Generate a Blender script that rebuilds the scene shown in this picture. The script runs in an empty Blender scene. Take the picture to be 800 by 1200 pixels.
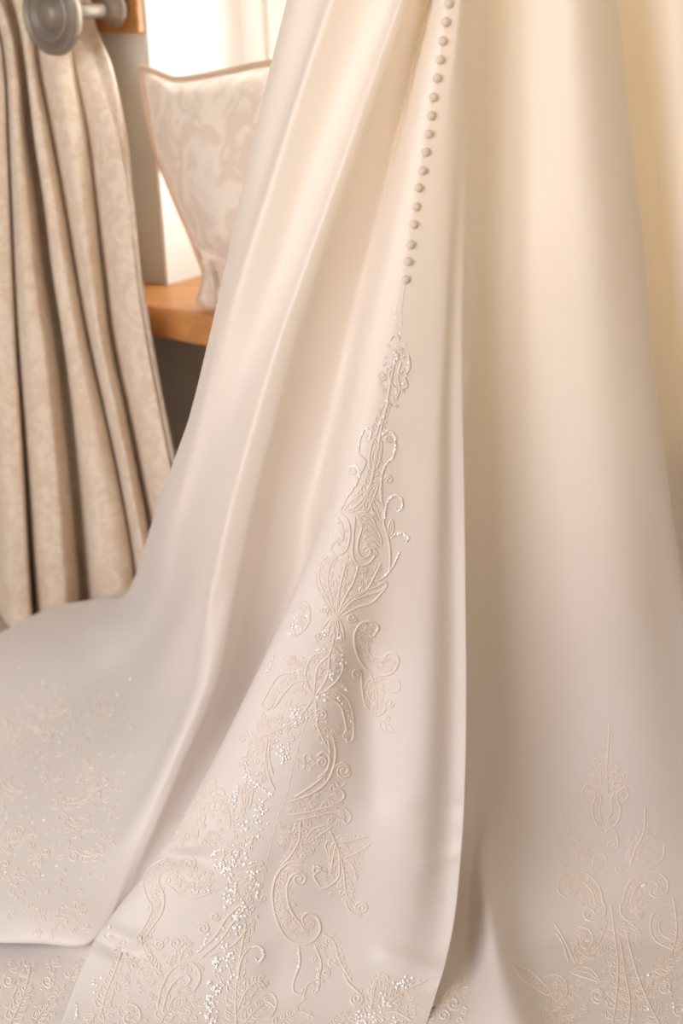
import bpy, bmesh, math, random
import numpy as np
from mathutils import Vector, Matrix
from mathutils.bvhtree import BVHTree

# ------------------------------------------------------------------ camera
F_PX = 1667.0                       # focal length in pixels of the 800x1200 frame
CAM_H, PITCH, ROLL = 1.10, math.radians(22), math.radians(2.0)
sc = bpy.context.scene
COL = sc.collection
FWD = Vector((0, math.cos(PITCH), -math.sin(PITCH)))
UP0 = Vector((0, math.sin(PITCH), math.cos(PITCH)))
RIGHT0 = Vector((1, 0, 0))
CX = RIGHT0*math.cos(ROLL) - UP0*math.sin(ROLL)
CY = RIGHT0*math.sin(ROLL) + UP0*math.cos(ROLL)
CAM = Vector((0, 0, CAM_H))
cd = bpy.data.cameras.new('camera'); cam = bpy.data.objects.new('camera', cd); COL.objects.link(cam)
cd.sensor_fit = 'VERTICAL'; cd.sensor_height = 36; cd.sensor_width = 24
cd.lens = F_PX/1200*36
M = Matrix((CX, CY, -FWD)).transposed().to_4x4(); M.translation = CAM
cam.matrix_world = M
cd.clip_start = .05
cd.dof.use_dof = True; cd.dof.focus_distance = 1.56; cd.dof.aperture_fstop = 3.2; cd.dof.aperture_blades = 9
sc.camera = cam

# ------------------------------------------------------------------ exposure, sky, lights
sc.view_settings.view_transform = 'Standard'; sc.view_settings.look = 'None'
sc.view_settings.gamma = 1; sc.view_settings.use_curve_mapping = False
sc.view_settings.exposure = -0.34
w = bpy.data.worlds.new('sky'); sc.world = w; w.use_nodes = True
bg = w.node_tree.nodes['Background']; bg.inputs[0].default_value = (1.0, .85, .68, 1); bg.inputs[1].default_value = .43

def area(name, loc, target, size, power, color):
    l = bpy.data.lights.new(name, 'AREA'); l.shape = 'RECTANGLE'; l.size, l.size_y = size
    l.energy = power; l.color = color
    o = bpy.data.objects.new(name, l); COL.objects.link(o); o.location = loc
    o.rotation_euler = (Vector(target)-Vector(loc)).to_track_quat('-Z', 'Y').to_euler()
    return o

# ------------------------------------------------------------------ wall frame: s along the wall (right), n out of the wall into the room
PSI = math.radians(39)
WD = Vector((math.cos(PSI), -math.sin(PSI), 0)); WN = Vector((-math.sin(PSI), -math.cos(PSI), 0))

def ray(px, py):
    return (CX*((px-400)/F_PX) + CY*((600-py)/F_PX) + FWD).normalized()
def P(px, py, D):                    # the point seen at a pixel, D metres ahead of the camera along the ground
    r = ray(px, py); return CAM + r*(D/r.y)
def PZ(px, py, z):                   # the point seen at a pixel at height z
    r = ray(px, py); return CAM + r*((z-CAM_H)/r.z)
W0 = P(172, 60, 2.36); W0.z = 0      # left corner of the window recess, on the floor
def wall(s, n, z): return W0 + WD*s + WN*n + Vector((0, 0, z))
def PW(px, py, n):                   # the point seen at a pixel on the plane n metres in front of the wall
    r = ray(px, py); k = (W0 + WN*n - CAM).dot(WN)/r.dot(WN); return CAM + r*k
def wall_s(p): return (p - W0).dot(WD)

OPEN_W, RECESS, SILL_T, SILL_OUT = 1.10, .22, .05, .12
SILL_Z = PW(190, 333, 0).z
# daylight through the window in the picture, and an assumed key light on the photographer's left
area('window_daylight', wall(OPEN_W/2, -.60, 1.40), wall(OPEN_W/2, 1.0, 1.0), (1.5, 1.7), 92, (1.0, .96, .90))
area('assumed_side_key', (-1.65, -.3, 1.3), (.05, 1.35, .1), (1.5, 1.5), 58, (1.0, .955, .995))  # assumed soft key brightening the dress; no window is modelled on this side
area('warm_fill', (.55, .85, 1.78), (.25, 1.45, .9), (.3, .3), 3.0, (1.0, .68, .34))  # added warm fill to tint the upper dress; no actual lamp stands here

# ------------------------------------------------------------------ helpers
def link(name, me, mat=None, parent=None, smooth=True):
    o = bpy.data.objects.new(name, me); COL.objects.link(o)
    if mat: me.materials.append(mat)
    if parent: o.parent = parent
    if smooth:
        me.polygons.foreach_set('use_smooth', [True]*len(me.polygons)); me.update()
    return o
def mesh(name, V, Fc):
    me = bpy.data.meshes.new(name); me.from_pydata([tuple(v) for v in V], [], Fc); me.update(); return me
def obj_bm(name, bm, mat, parent=None, smooth=False):
    me = bpy.data.meshes.new(name); bm.normal_update(); bm.to_mesh(me); bm.free()
    return link(name, me, mat, parent, smooth)
def tag(o, label=None, cat=None, group=None, kind=None):
    for k, v in (('label', label), ('category', cat), ('group', group), ('kind', kind)):
        if v: o[k] = v
    return o
def empty(name, loc):
    o = bpy.data.objects.new(name, None); COL.objects.link(o); o.location = loc; o.empty_display_size = .05
    bpy.context.view_layer.update(); return o
def adopt(o, parent):                # parent, keeping the world place
    o.parent = parent; o.matrix_parent_inverse = Matrix.Translation(parent.location).inverted(); return o
def wbox(bm, s0, s1, n0, n1, z0, z1):
    vs = [bm.verts.new(wall(s, n, z)) for s in (s0, s1) for n in (n0, n1) for z in (z0, z1)]
    for f in ((0,1,3,2), (4,6,7,5), (0,4,5,1), (2,3,7,6), (0,2,6,4), (1,5,7,3)):
        bm.faces.new([vs[i] for i in f])
def bev(bm, w_, seg=2):
    bmesh.ops.recalc_face_normals(bm, faces=bm.faces)
    bmesh.ops.bevel(bm, geom=list(bm.edges), offset=w_, segments=seg, affect='EDGES', profile=.5, clamp_overlap=True)

def pchip(x, y, xq):
    """monotone cubic through y (n, k) at x (n,), sampled at xq"""
    x = np.asarray(x, float); y = np.asarray(y, float); h = np.diff(x); d = np.diff(y, axis=0)/h[:, None]
    m = np.zeros_like(y)
    if len(x) > 2:
        w1 = (2*h[1:]+h[:-1])[:, None]; w2 = (h[1:]+2*h[:-1])[:, None]
        prod = d[:-1]*d[1:]
        with np.errstate(divide='ignore', invalid='ignore'):
            mm = (w1+w2)/(w1/d[:-1]+w2/d[1:])
        m[1:-1] = np.where(prod > 0, mm, 0)
    m[0], m[-1] = d[0], d[-1]
    i = np.clip(np.searchsorted(x, xq, side='right')-1, 0, len(x)-2)
    t = ((xq-x[i])/h[i])[:, None]; hh = h[i][:, None]
    return (y[i]*(1+2*t)*(1-t)**2 + m[i]*hh*t*(1-t)**2 + y[i+1]*t*t*(3-2*t) + m[i+1]*hh*t*t*(t-1))
def spline(pts, n):
    """Catmull-Rom through pts (m, k): n samples"""
    p = np.asarray(pts, float); m_ = len(p)
    if m_ < 3:
        t = np.linspace(0, 1, n)[:, None]; return p[0]*(1-t)+p[-1]*t
    q = np.vstack([2*p[0]-p[1], p, 2*p[-1]-p[-2]])
    u = np.linspace(0, m_-1-1e-9, n); i = u.astype(int); t = (u-i)[:, None]
    a, b, c, d = q[i], q[i+1], q[i+2], q[i+3]
    return .5*(2*b+(c-a)*t+(2*a-5*b+4*c-d)*t*t+(3*b-a-3*c+d)*t**3)
def loft(cols, nrow, per, gauss=1):
    """cols (C, L, 3) control columns -> grid (rows, columns, 3)"""
    cols = np.asarray(cols, float); C_, L = cols.shape[:2]
    rows = np.stack([spline(cols[c], nrow) for c in range(C_)])            # C, nrow, 3
    out = []
    uq = np.concatenate([np.linspace(i, i+1, p, endpoint=False) for i, p in enumerate(per)] + [[C_-1.0]])
    for r in range(nrow):
        p = rows[:, r]; ch = np.linalg.norm(np.diff(p, axis=0), axis=1)**.7 + 1e-4
        s = np.concatenate([[0], np.cumsum(ch)])
        sq = np.interp(uq, np.arange(C_), s)
        out.append(pchip(s, p, sq))
    g = np.stack(out)
    for _ in range(gauss):
        g[1:-1] = .25*g[:-2]+.5*g[1:-1]+.25*g[2:]
        g[:, 1:-1] = .25*g[:, :-2]+.5*g[:, 1:-1]+.25*g[:, 2:]
    return g
def grid_mesh(name, g):
    R, C_ = g.shape[:2]; idx = np.arange(R*C_).reshape(R, C_)
    F = np.stack([idx[:-1, :-1], idx[1:, :-1], idx[1:, 1:], idx[:-1, 1:]], -1).reshape(-1, 4)
    return mesh(name, g.reshape(-1, 3), F.tolist())

# ------------------------------------------------------------------ materials
def mat(name, color, rough=.6, **kw):
    m = bpy.data.materials.new(name); m.use_nodes = True; b = m.node_tree.nodes['Principled BSDF']
    b.inputs['Base Color'].default_value = (*color, 1); b.inputs['Roughness'].default_value = rough
    for k, v in kw.items(): b.inputs[k.replace('_', ' ')].default_value = v
    return m
def N(m, t, **kw):
    n = m.node_tree.nodes.new(t)
    for k, v in kw.items():
        if hasattr(n, k): setattr(n, k, v)
        else: n.inputs[k.replace('_', ' ')].default_value = v
    return n
def L(m, a, ao, b, bi): m.node_tree.links.new(a.outputs[ao], b.inputs[bi])
def ramp(m, stops):
    r = N(m, 'ShaderNodeValToRGB'); e = r.color_ramp.elements
    while len(e) < len(stops): e.new(.5)
    for k, (p, c) in enumerate(stops): e[k].position = p; e[k].color = (*c, 1)
    return r
def bump(m, src, out, strength, dist=.001):
    bn = N(m, 'ShaderNodeBump'); bn.inputs['Strength'].default_value = strength; bn.inputs['Distance'].default_value = dist
    L(m, src, out, bn, 'Height'); L(m, bn, 'Normal', m.node_tree.nodes['Principled BSDF'], 'Normal'); return bn
def translucent(m, color, fac):
    nt = m.node_tree; b = nt.nodes['Principled BSDF']; o = nt.nodes['Material Output']
    t = N(m, 'ShaderNodeBsdfTranslucent'); t.inputs[0].default_value = (*color, 1)
    x = N(m, 'ShaderNodeMixShader'); x.inputs[0].default_value = fac
    L(m, b, 0, x, 1); L(m, t, 0, x, 2); L(m, x, 0, o, 0)

def damask(name, light, dark, scale, rough=.75, tr=0):
    m = mat(name, light, rough, Sheen_Weight=.3, Sheen_Roughness=.5); b = m.node_tree.nodes['Principled BSDF']
    tc = N(m, 'ShaderNodeTexCoord'); n1 = N(m, 'ShaderNodeTexNoise'); n1.inputs['Scale'].default_value = scale*.6
    n1.inputs['Detail'].default_value = 1
    L(m, tc, 'Object', n1, 'Vector')
    mx = N(m, 'ShaderNodeVectorMath', operation='MULTIPLY_ADD'); L(m, n1, 'Color', mx, 0)
    mx.inputs[1].default_value = (.06, .06, .06); L(m, tc, 'Object', mx, 2)
    n2 = N(m, 'ShaderNodeTexNoise'); n2.inputs['Scale'].default_value = scale*.42; n2.inputs['Detail'].default_value = .6
    n2.inputs['Distortion'].default_value = .9; L(m, mx, 0, n2, 'Vector')
    wv = N(m, 'ShaderNodeMath', operation='PINGPONG'); k2 = N(m, 'ShaderNodeMath', operation='MULTIPLY'); k2.inputs[1].default_value = 7
    L(m, n2, 'Fac', k2, 0); L(m, k2, 0, wv, 0); wv.inputs[1].default_value = 1
    r = ramp(m, [(.25, dark), (.7, light)]); L(m, wv, 0, r, 0); L(m, r, 0, b, 'Base Color')
    bump(m, wv, 0, .2, .0008)
    if tr: translucent(m, light, tr)
    return m

M_WALL = mat('plaster_grey_beige', (.64, .60, .54), .9)
_n = N(M_WALL, 'ShaderNodeTexNoise'); _n.inputs['Scale'].default_value = 180; bump(M_WALL, _n, 'Fac', .08, .001)
M_REVEAL = mat('white_paint', (.80, .79, .78), .7)
M_FRAME = mat('cream_window_paint', (.78, .76, .72), .45)
M_FLOOR = mat('beige_carpet', (.50, .40, .30), .95)
_n = N(M_FLOOR, 'ShaderNodeTexNoise'); _n.inputs['Scale'].default_value = 600; bump(M_FLOOR, _n, 'Fac', .8, .004)

def oak(name, c0, c1):
    m = mat(name, c0, .42); b = m.node_tree.nodes['Principled BSDF']
    tc = N(m, 'ShaderNodeTexCoord'); mp = N(m, 'ShaderNodeMapping')
    mp.inputs['Rotation'].default_value = (0, 0, PSI); mp.inputs['Scale'].default_value = (1.6, 22, 22)
    L(m, tc, 'Object', mp, 'Vector')
    n = N(m, 'ShaderNodeTexNoise'); n.inputs['Scale'].default_value = 2.2; n.inputs['Detail'].default_value = 6; n.inputs['Distortion'].default_value = .6
    L(m, mp, 'Vector', n, 'Vector')
    r = ramp(m, [(.3, c1), (.7, c0)]); L(m, n, 'Fac', r, 0); L(m, r, 0, b, 'Base Color'); bump(m, n, 'Fac', .1, .0006)
    return m
M_OAK = oak('oak', (.56, .27, .09), (.43, .18, .052))
M_PEWTER = mat('brushed_pewter', (.27, .225, .18), .45, Metallic=.3)
_n = N(M_PEWTER, 'ShaderNodeTexNoise'); _n.inputs['Scale'].default_value = 60; bump(M_PEWTER, _n, 'Fac', .08, .0006)
M_CURTAIN = damask('cream_damask_curtain', (.93, .80, .65), (.84, .68, .52), 60, tr=.12)
M_CUSHION = damask('beige_damask_cushion', (.88, .77, .66), (.79, .65, .53), 34, rough=.6)
M_PIPING = mat('tan_piping', (.60, .44, .30), .7)

M_SATIN = mat('ivory_satin', (.82, .765, .735), .48, Sheen_Weight=.3, Sheen_Roughness=.4)
_n = N(M_SATIN, 'ShaderNodeTexNoise'); _n.inputs['Scale'].default_value = 9; _n.inputs['Detail'].default_value = 3
bump(M_SATIN, _n, 'Fac', .06, .01)
translucent(M_SATIN, (.90, .66, .30), .085)
M_BUTTON = mat('satin_covered_button', (.80, .68, .58), .5)

# ------------------------------------------------------------------ the setting
bm = bmesh.new()
wbox(bm, -1.6, 0, -.26, 0, 0, 2.4)                       # pier left of the recess
wbox(bm, OPEN_W, OPEN_W+1.2, -.26, 0, 0, 2.4)            # pier right of it
wbox(bm, 0, OPEN_W, -.26, 0, 0, SILL_Z-SILL_T)           # apron under the sill
wbox(bm, 0, OPEN_W, -.26, 0, 2.05, 2.4)                  # lintel
wl = obj_bm('wall_back', bm, M_WALL); tag(wl, kind='structure')
bm = bmesh.new()                                         # white plaster lining the recess
wbox(bm, 0, .004, -RECESS, -.002, SILL_Z, 2.05); wbox(bm, OPEN_W-.004, OPEN_W, -RECESS, -.002, SILL_Z, 2.05)
wbox(bm, 0, OPEN_W, -RECESS, -.002, 2.046, 2.05)
rv = obj_bm('trim_1', bm, M_REVEAL); tag(rv, kind='structure')
bm = bmesh.new(); v = [bm.verts.new((x, y, 0)) for x, y in ((-3, -1.5), (3, -1.5), (3, 4), (-3, 4))]; bm.faces.new(v)
fl = obj_bm('floor', bm, M_FLOOR); tag(fl, kind='structure')

# window in the back of the recess
win = empty('window_1', wall(OPEN_W/2, -RECESS, SILL_Z)); tag(win, kind='structure')
nb, nf = -RECESS-.045, -RECESS
def wpart(name, boxes, m, b_=.003):
    bm = bmesh.new()
    for b in boxes: wbox(bm, *b)
    if b_: bev(bm, b_, 1)
    return adopt(obj_bm(name, bm, m), win)
wpart('frame', [(0, .05, nb, nf, SILL_Z, 2.05), (OPEN_W-.05, OPEN_W, nb, nf, SILL_Z, 2.05),
                (.05, OPEN_W-.05, nb, nf, SILL_Z, SILL_Z+.05), (.05, OPEN_W-.05, nb, nf, 2.0, 2.05)], M_FRAME)
x = .055
for k in range(2):
    sw = (OPEN_W-.11-.01)/2; a = .055+k*(sw+.01); b = a+sw
    wpart('sash', [(a, a+.045, nb+.008, nf-.008, SILL_Z+.052, 1.998), (b-.045, b, nb+.008, nf-.008, SILL_Z+.052, 1.998),
                   (a+.045, b-.045, nb+.008, nf-.008, SILL_Z+.052, SILL_Z+.10), (a+.045, b-.045, nb+.008, nf-.008, 1.95, 1.998)], M_FRAME)
    M_GLASS = bpy.data.materials.get('window_glass') or mat('window_glass', (1, 1, 1), .02, Transmission_Weight=1.0, IOR=1.05)
    wpart('pane', [(a+.04, b-.04, nb+.02, nb+.024, SILL_Z+.095, 1.955)], M_GLASS, 0)

# oak sill board and oak block beside the recess
bm = bmesh.new(); wbox(bm, -.16, OPEN_W+.06, -RECESS, SILL_OUT, SILL_Z-SILL_T, SILL_Z); bev(bm, .004, 2)
sill = obj_bm('window_sill', bm, M_OAK); tag(sill, 'thick honey oak sill board under the window holding the cushion', 'window sill')
bz = PW(160, 39, .014).z
bm = bmesh.new(); wbox(bm, -.10, 0, 0, .014, bz, bz+.16); bev(bm, .002, 1)
blk = obj_bm('oak_board', bm, M_OAK); tag(blk, 'oak board fixed to the wall behind the pewter curtain holdback', 'board')

# ------------------------------------------------------------------ curtain holdback
def lathe(prof, origin, axis, seg=48):
    """prof: (along, radius)"""
    a = Vector(axis).normalized(); u = a.orthogonal().normalized(); v_ = a.cross(u)
    V, Fc = [], []
    for (h, r) in prof:
        for k in range(seg):
            t = 2*math.pi*k/seg; V.append(Vector(origin)+a*h+(u*math.cos(t)+v_*math.sin(t))*r)
    for i in range(len(prof)-1):
        for k in range(seg):
            k2 = (k+1) % seg; Fc.append((i*seg+k, i*seg+k2, (i+1)*seg+k2, (i+1)*seg+k))
    Fc.append(tuple(range(seg))[::-1]); Fc.append(tuple((len(prof)-1)*seg+k for k in range(seg)))
    return mesh('lathe', V, Fc)
HB_N = .165
hc = PW(56, 17, HB_N)                                     # centre of the disc's face
h0 = hc - WN*(HB_N-.014)
hb = empty('curtain_holdback', h0); tag(hb, 'round pewter holdback with ringed disc above the cream curtain folds', 'curtain holdback')
k_ = .060
adopt(link('disc', lathe([(-.024, .004), (-.024, k_*.55), (-.02, k_*.9), (-.012, k_), (-.004, k_*.985), (.001, k_*.93), (.002, k_*.86), (-.006, k_*.80), (-.008, k_*.75),
     (-.001, k_*.70), (.003, k_*.62), (.001, k_*.54), (-.007, k_*.49), (-.006, k_*.43), (.003, k_*.36), (.008, k_*.2), (.0095, k_*.02)], hc, WN), M_PEWTER), hb)
adopt(link('stem', lathe([(.02, .011), (HB_N-.036, .011)], h0, WN, 24), M_PEWTER), hb)
adopt(link('wall_plate', lathe([(.0145, .026), (.018, .026), (.022, .022), (.028, .016), (.042, .0135)], h0, WN, 32), M_PEWTER), hb)

# ------------------------------------------------------------------ curtain
LV = [-160, -60, 20, 80, 160, 240, 320, 400, 480, 560, 640, 700, 760]
def cx(pairs):
    ys, xs = zip(*pairs); return np.interp(LV, ys, xs)
V1 = cx([(-160, -90), (-60, -50), (20, -6), (60, 5), (100, 8), (200, 12), (395, 20), (520, 28), (690, 37), (760, 44)])
V2 = cx([(-160, -40), (-60, -14), (20, 13), (60, 23), (167, 32), (233, 42), (333, 53), (400, 64), (520, 78), (690, 92), (760, 98)])
V3 = cx([(-160, 10), (-60, 22), (20, 36), (87, 44), (200, 67), (300, 83), (393, 100), (500, 124), (612, 148), (690, 158), (760, 166)])
V4 = cx([(-160, 70), (-60, 72), (20, 76), (63, 81), (167, 101), (267, 112), (397, 128), (481, 146), (556, 161), (627, 175), (760, 200)])
ED = cx([(-160, 96), (-60, 100), (20, 110), (50, 124), (90, 135), (160, 149), (260, 159), (350, 170), (460, 190), (540, 206), (640, 232), (760, 262)])
V5 = cx([(-160, 84), (-60, 88), (20, 97), (60, 109), (100, 121), (160, 139), (220, 151), (350, 163), (540, 199), (760, 252)])
def cn(top, mid, bot): return np.interp(LV, [-160, 20, 120, 320, 760], [top, top, (top+mid)/2, mid, bot+.03])
ccols = [(V1-150, cn(.06, .16, .21)), (V1-95, cn(.13, .21, .26)), (V1-55, cn(.07, .15, .21)), (V1-22, cn(.115, .21, .265)), (V1-3, cn(.10, .19, .245)), (V1+1, cn(.075, .14, .14)),
         (V1*.68+V2*.32, cn(.115, .215, .23)), (V1*.3+V2*.7, cn(.11, .20, .215)), (V2-1, cn(.08, .16, .165)), (V2+2, cn(.07, .13, .13)), (V2+8, cn(.072, .128, .128)),
         (V2*.62+V3*.38, cn(.105, .205, .22)), (V2*.3+V3*.7, cn(.10, .20, .21)), (V3-1, cn(.085, .175, .18)), (V3+2, cn(.07, .155, .16)),
         (V3*.45+V4*.55, cn(.088, .195, .205)), (V4-1, cn(.075, .165, .175)), (V4+3, cn(.062, .14, .145)),
         (V4*.5+V5*.5, cn(.05, .18, .20)), (V5-2, cn(.034, .178, .19)), (V5+2, cn(.028, .168, .175)), (V5*.4+ED*.6, cn(.029, .172, .18)), (ED-3, cn(.030, .165, .175)), (ED, cn(.026, .15, .155)), (ED-6, cn(.022, .135, .138)), (ED-40, cn(.021, .13, .13))]
cc = []
for xs, ns in ccols:
    col_ = []
    for x_, y_, n_ in zip(xs, LV, ns):
        p = PW(x_, y_, n_)
        if p.z < .004: p.z = .004
        col_.append(p)
    cc.append(col_)
g = loft(cc, 130, [7]*(len(cc)-1), 2)
rr = random.Random(4)
cur = link('curtain', grid_mesh('curtain', g), M_CURTAIN)
md = cur.modifiers.new('thick', 'SOLIDIFY'); md.thickness = .003; md.offset = -1
tag(cur, 'cream damask curtain hanging in heavy folds from the holdback to the floor', 'curtain')

# ------------------------------------------------------------------ cushion
CL_ = [(165, 79), (168, 100), (174, 138), (182, 178), (194, 208), (208, 242), (222, 274), (232, 300), (239, 318), (237, 334), (231, 352)]
CR_ = [(505, 60), (515, 110), (525, 180), (535, 260), (545, 330), (552, 380), (560, 402)]
CT_ = [(165, 79), (182, 84), (203, 92), (224, 91), (262, 84), (300, 76), (345, 70), (420, 64), (505, 60)]
CB_ = [(231, 352), (244, 361), (258, 358), (270, 352), (300, 362), (360, 376), (440, 388), (560, 402)]
nn = 72; top, bot = [], []
eL, eR, eT, eB = (spline(q, nn+1) for q in (CL_, CR_, CT_, CB_))
c00, c10, c01, c11 = np.array(CL_[0]), np.array(CR_[0]), np.array(CL_[-1]), np.array(CR_[-1])
grid_px = []
for i in range(nn+1):
    for j in range(nn+1):
        u, v_ = i/nn, j/nn
        q = (1-u)*eL[j]+u*eR[j]+(1-v_)*eT[i]+v_*eB[i]-((1-u)*(1-v_)*c00+u*(1-v_)*c10+(1-u)*v_*c01+u*v_*c11)
        nb = .035*(1-v_)+.095*v_ + .01*u
        uf, vf = min(1, max(0, (u-.022)/.956)), min(1, max(0, (v_-.022)/.956))   # flat piped flange round the edge
        h = (max(0, 1-(2*uf-1)**2)**.5)*(max(0, 1-(2*vf-1)**2)**.5)*.08
        x_, y_ = q
        # the corner hangs limp below a pinch; pleats run off it and off the dog ear
        dl = math.hypot((x_-240)/30, (y_-322)/26); h *= 1-.75*math.exp(-dl*dl)
        pinch = math.exp(-(((y_-298)-(x_-240)*.33)/7)**2)*math.exp(-((x_-252)/34)**2); h -= .045*pinch*min(1, u*18)
        fold = math.exp(-((x_-248-(y_-330)*.1)/4.5)**2)*math.exp(-((y_-328)/20)**2); h += .034*fold*min(1, u*14)
        h += .006*math.sin((x_-165)*.13+(y_-80)*.10)*math.exp(-(math.hypot(x_-165, y_-80)/60)**2)*min(1, u*8)*min(1, v_*8)
        h += .003*math.sin(.05*x_+.021*y_)*math.sin(.043*y_-.02*x_)*min(1, u*6)*min(1, v_*6)
        edge = i in (0, nn) or j in (0, nn)
        f_ = PW(x_, y_, nb+max(h, -.004) if not edge else nb)
        top.append(f_); bot.append(f_ if edge else PW(x_, y_, nb) - WN*max(h, .002)*1.15)
BL, BR = PW(231, 352, .1), PW(560, 402, .1)
Vc = top + [bot[i*(nn+1)+j] for i in range(nn+1) for j in range(nn+1)]
Fc = []
o_ = (nn+1)**2
for i in range(nn):
    for j in range(nn):
        a = i*(nn+1)+j; q = (a, a+nn+1, a+nn+2, a+1)
        Fc.append(q); Fc.append(tuple(k+o_ for k in q[::-1]))
bm = bmesh.new(); bm.from_mesh(mesh('cushion', Vc, Fc)); bmesh.ops.remove_doubles(bm, verts=bm.verts, dist=.00005)
bmesh.ops.recalc_face_normals(bm, faces=bm.faces)
cu = empty('cushion', (BL+BR)/2); tag(cu, 'plump beige damask cushion with piped edge leaning on the oak sill', 'cushion')
adopt(obj_bm('cover', bm, M_CUSHION, None, True), cu)
def tube(path, r, seg=8, closed=False):
    p = [Vector(q) for q in path]; n = len(p); V, Fq = [], []
    up = Vector((.3, .2, .9))
    for i in range(n):
        t = (p[(i+1) % n]-p[i-1]) if closed else (p[min(i+1, n-1)]-p[max(i-1, 0)])
        t.normalize(); a = t.cross(up).normalized(); b = t.cross(a)
        for k in range(seg):
            an = 2*math.pi*k/seg; V.append(p[i]+(a*math.cos(an)+b*math.sin(an))*r)
    for i in range(n if closed else n-1):
        for k in range(seg):
            i2 = (i+1) % n; k2 = (k+1) % seg; Fq.append((i*seg+k, i2*seg+k, i2*seg+k2, i*seg+k2))
    return mesh('tube', V, Fq)
ring = [(i, 0) for i in range(nn)]+[(nn, j) for j in range(nn)]+[(i, nn) for i in range(nn, 0, -1)]+[(0, j) for j in range(nn, 0, -1)]
adopt(link('piping', tube([top[i*(nn+1)+j] for i, j in ring], .0045, 8, True), M_PIPING), cu)

# ------------------------------------------------------------------ wedding dress: skirt and train as one draped sheet
LY = [-250, 0, 100, 200, 300, 400, 500, 600, 700, 800, 900, 1000, 1100, 1200, 1290]
BASE = np.interp(LY, [-250, 0, 200, 400, 500, 600, 700, 800, 900, 1000, 1100, 1200, 1290],
                 [1.43, 1.43, 1.43, 1.425, 1.42, 1.413, 1.402, 1.388, 1.365, 1.335, 1.295, 1.225, 1.12])
def colm(xp, off, over=None):
    """xp: (y, x) pairs; off: (y, depth behind BASE) pairs; over: level -> (x, y, 'z'|'D', value)"""
    ys, xs = zip(*xp); xi = pchip(ys, np.array(xs, float)[:, None], np.clip(np.array(LY, float), ys[0], ys[-1]))[:, 0]
    # straight on beyond the ends
    for i, y in enumerate(LY):
        if y < ys[0]: xi[i] = xs[0]+(y-ys[0])*(xs[1]-xs[0])/(ys[1]-ys[0])
        if y > ys[-1]: xi[i] = xs[-1]+(y-ys[-1])*(xs[-1]-xs[-2])/(ys[-1]-ys[-2])
    yo, oo = zip(*off); oi = np.interp(LY, yo, oo)
    pts = []
    for i, y in enumerate(LY):
        if over and i in over:
            x_, y_, kd, val = over[i]
            p = PZ(x_, y_, val) if kd == 'z' else P(x_, y_, val)
        else:
            p = P(xi[i], y, BASE[i]+oi[i])
        if p.z < .006:
            q = PZ(xi[i], y, .006) if not (over and i in over) else PZ(over[i][0], over[i][1], .006); p = q
        pts.append(p)
    return pts
cols, names = [], []
def add(n, *a): cols.append(colm(*a)); names.append(n)
add('S0', [(0, 335), (120, 306), (190, 290), (370, 250), (470, 226), (540, 205), (610, 178), (655, 160), (690, 149)],
    [(0, .17), (400, .21), (500, .26), (600, .36), (700, .55)],
    {8: (149, 693, 'z', .165), 9: (117, 699, 'z', .115), 10: (56, 712, 'z', .09), 11: (0, 740, 'z', .08), 12: (-50, 766, 'z', .07), 13: (-110, 795, 'z', .055), 14: (-190, 830, 'z', .03)})
add('S1', [(0, 345), (190, 297), (370, 258), (540, 215), (610, 192), (690, 163)], [(0, .13), (400, .15), (500, .19), (600, .27), (700, .42)],
    {8: (160, 705, 'z', .19), 9: (112, 728, 'z', .12), 10: (54, 746, 'z', .10), 11: (0, 775, 'z', .085), 12: (-50, 800, 'z', .07), 13: (-110, 830, 'z', .045), 14: (-190, 865, 'z', .035)})
add('V1', [(0, 378), (130, 335), (275, 290), (340, 270), (440, 246), (540, 224), (600, 205), (700, 172)], [(0, .098), (300, .108), (400, .125), (500, .16), (600, .23), (700, .35)],
    {8: (172, 718, 'z', .205), 9: (122, 755, 'z', .12), 10: (62, 790, 'z', .09), 11: (0, 825, 'z', .07), 12: (-60, 850, 'z', .055), 13: (-120, 880, 'z', .045), 14: (-200, 910, 'z', .035)})
add('R1', [(0, 388), (130, 345), (275, 301), (340, 281), (440, 258), (540, 236), (600, 217), (700, 182)], [(0, .060), (300, .075), (400, .10), (500, .145), (600, .21), (700, .31)],
    {8: (185, 730, 'z', .215), 9: (135, 785, 'z', .11), 10: (72, 840, 'z', .075), 11: (0, 885, 'z', .06), 12: (-60, 915, 'z', .05), 13: (-120, 940, 'z', .04), 14: (-200, 965, 'z', .03)})
add('M12', [(0, 425), (200, 358), (400, 298), (500, 270), (600, 244), (700, 215)], [(0, .065), (300, .075), (400, .09), (500, .105), (600, .13), (700, .175)],
    {8: (217, 715, 'D', 1.60), 9: (178, 815, 'z', .17), 10: (115, 895, 'z', .10), 11: (40, 950, 'z', .07), 12: (-40, 985, 'z', .055), 13: (-120, 1005, 'z', .045), 14: (-200, 1020, 'z', .03)})
add('V2', [(0, 459), (100, 423), (200, 388), (300, 352), (400, 317), (500, 287), (600, 261), (700, 239)], [(0, .054), (300, .058), (400, .06), (500, .066), (600, .08), (700, .11)],
    {8: (238, 703, 'D', 1.525), 9: (215, 815, 'D', 1.555), 10: (165, 920, 'D', 1.52), 11: (100, 1010, 'z', .075), 12: (20, 1055, 'z', .055), 13: (-70, 1062, 'z', .045), 14: (-200, 1065, 'z', .035)})
add('R2', [(0, 469), (100, 433), (200, 398), (300, 362), (387, 331), (500, 298), (600, 271), (700, 251), (770, 246), (850, 220), (926, 187), (1000, 155)],
    [(0, .022), (300, .03), (400, .035), (500, .045), (600, .06), (700, .085), (800, .10), (900, .105), (1000, .09)],
    {12: (111, 1101, 'z', .043), 13: (40, 1107, 'z', .032), 14: (-110, 1103, 'z', .028)})
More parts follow.
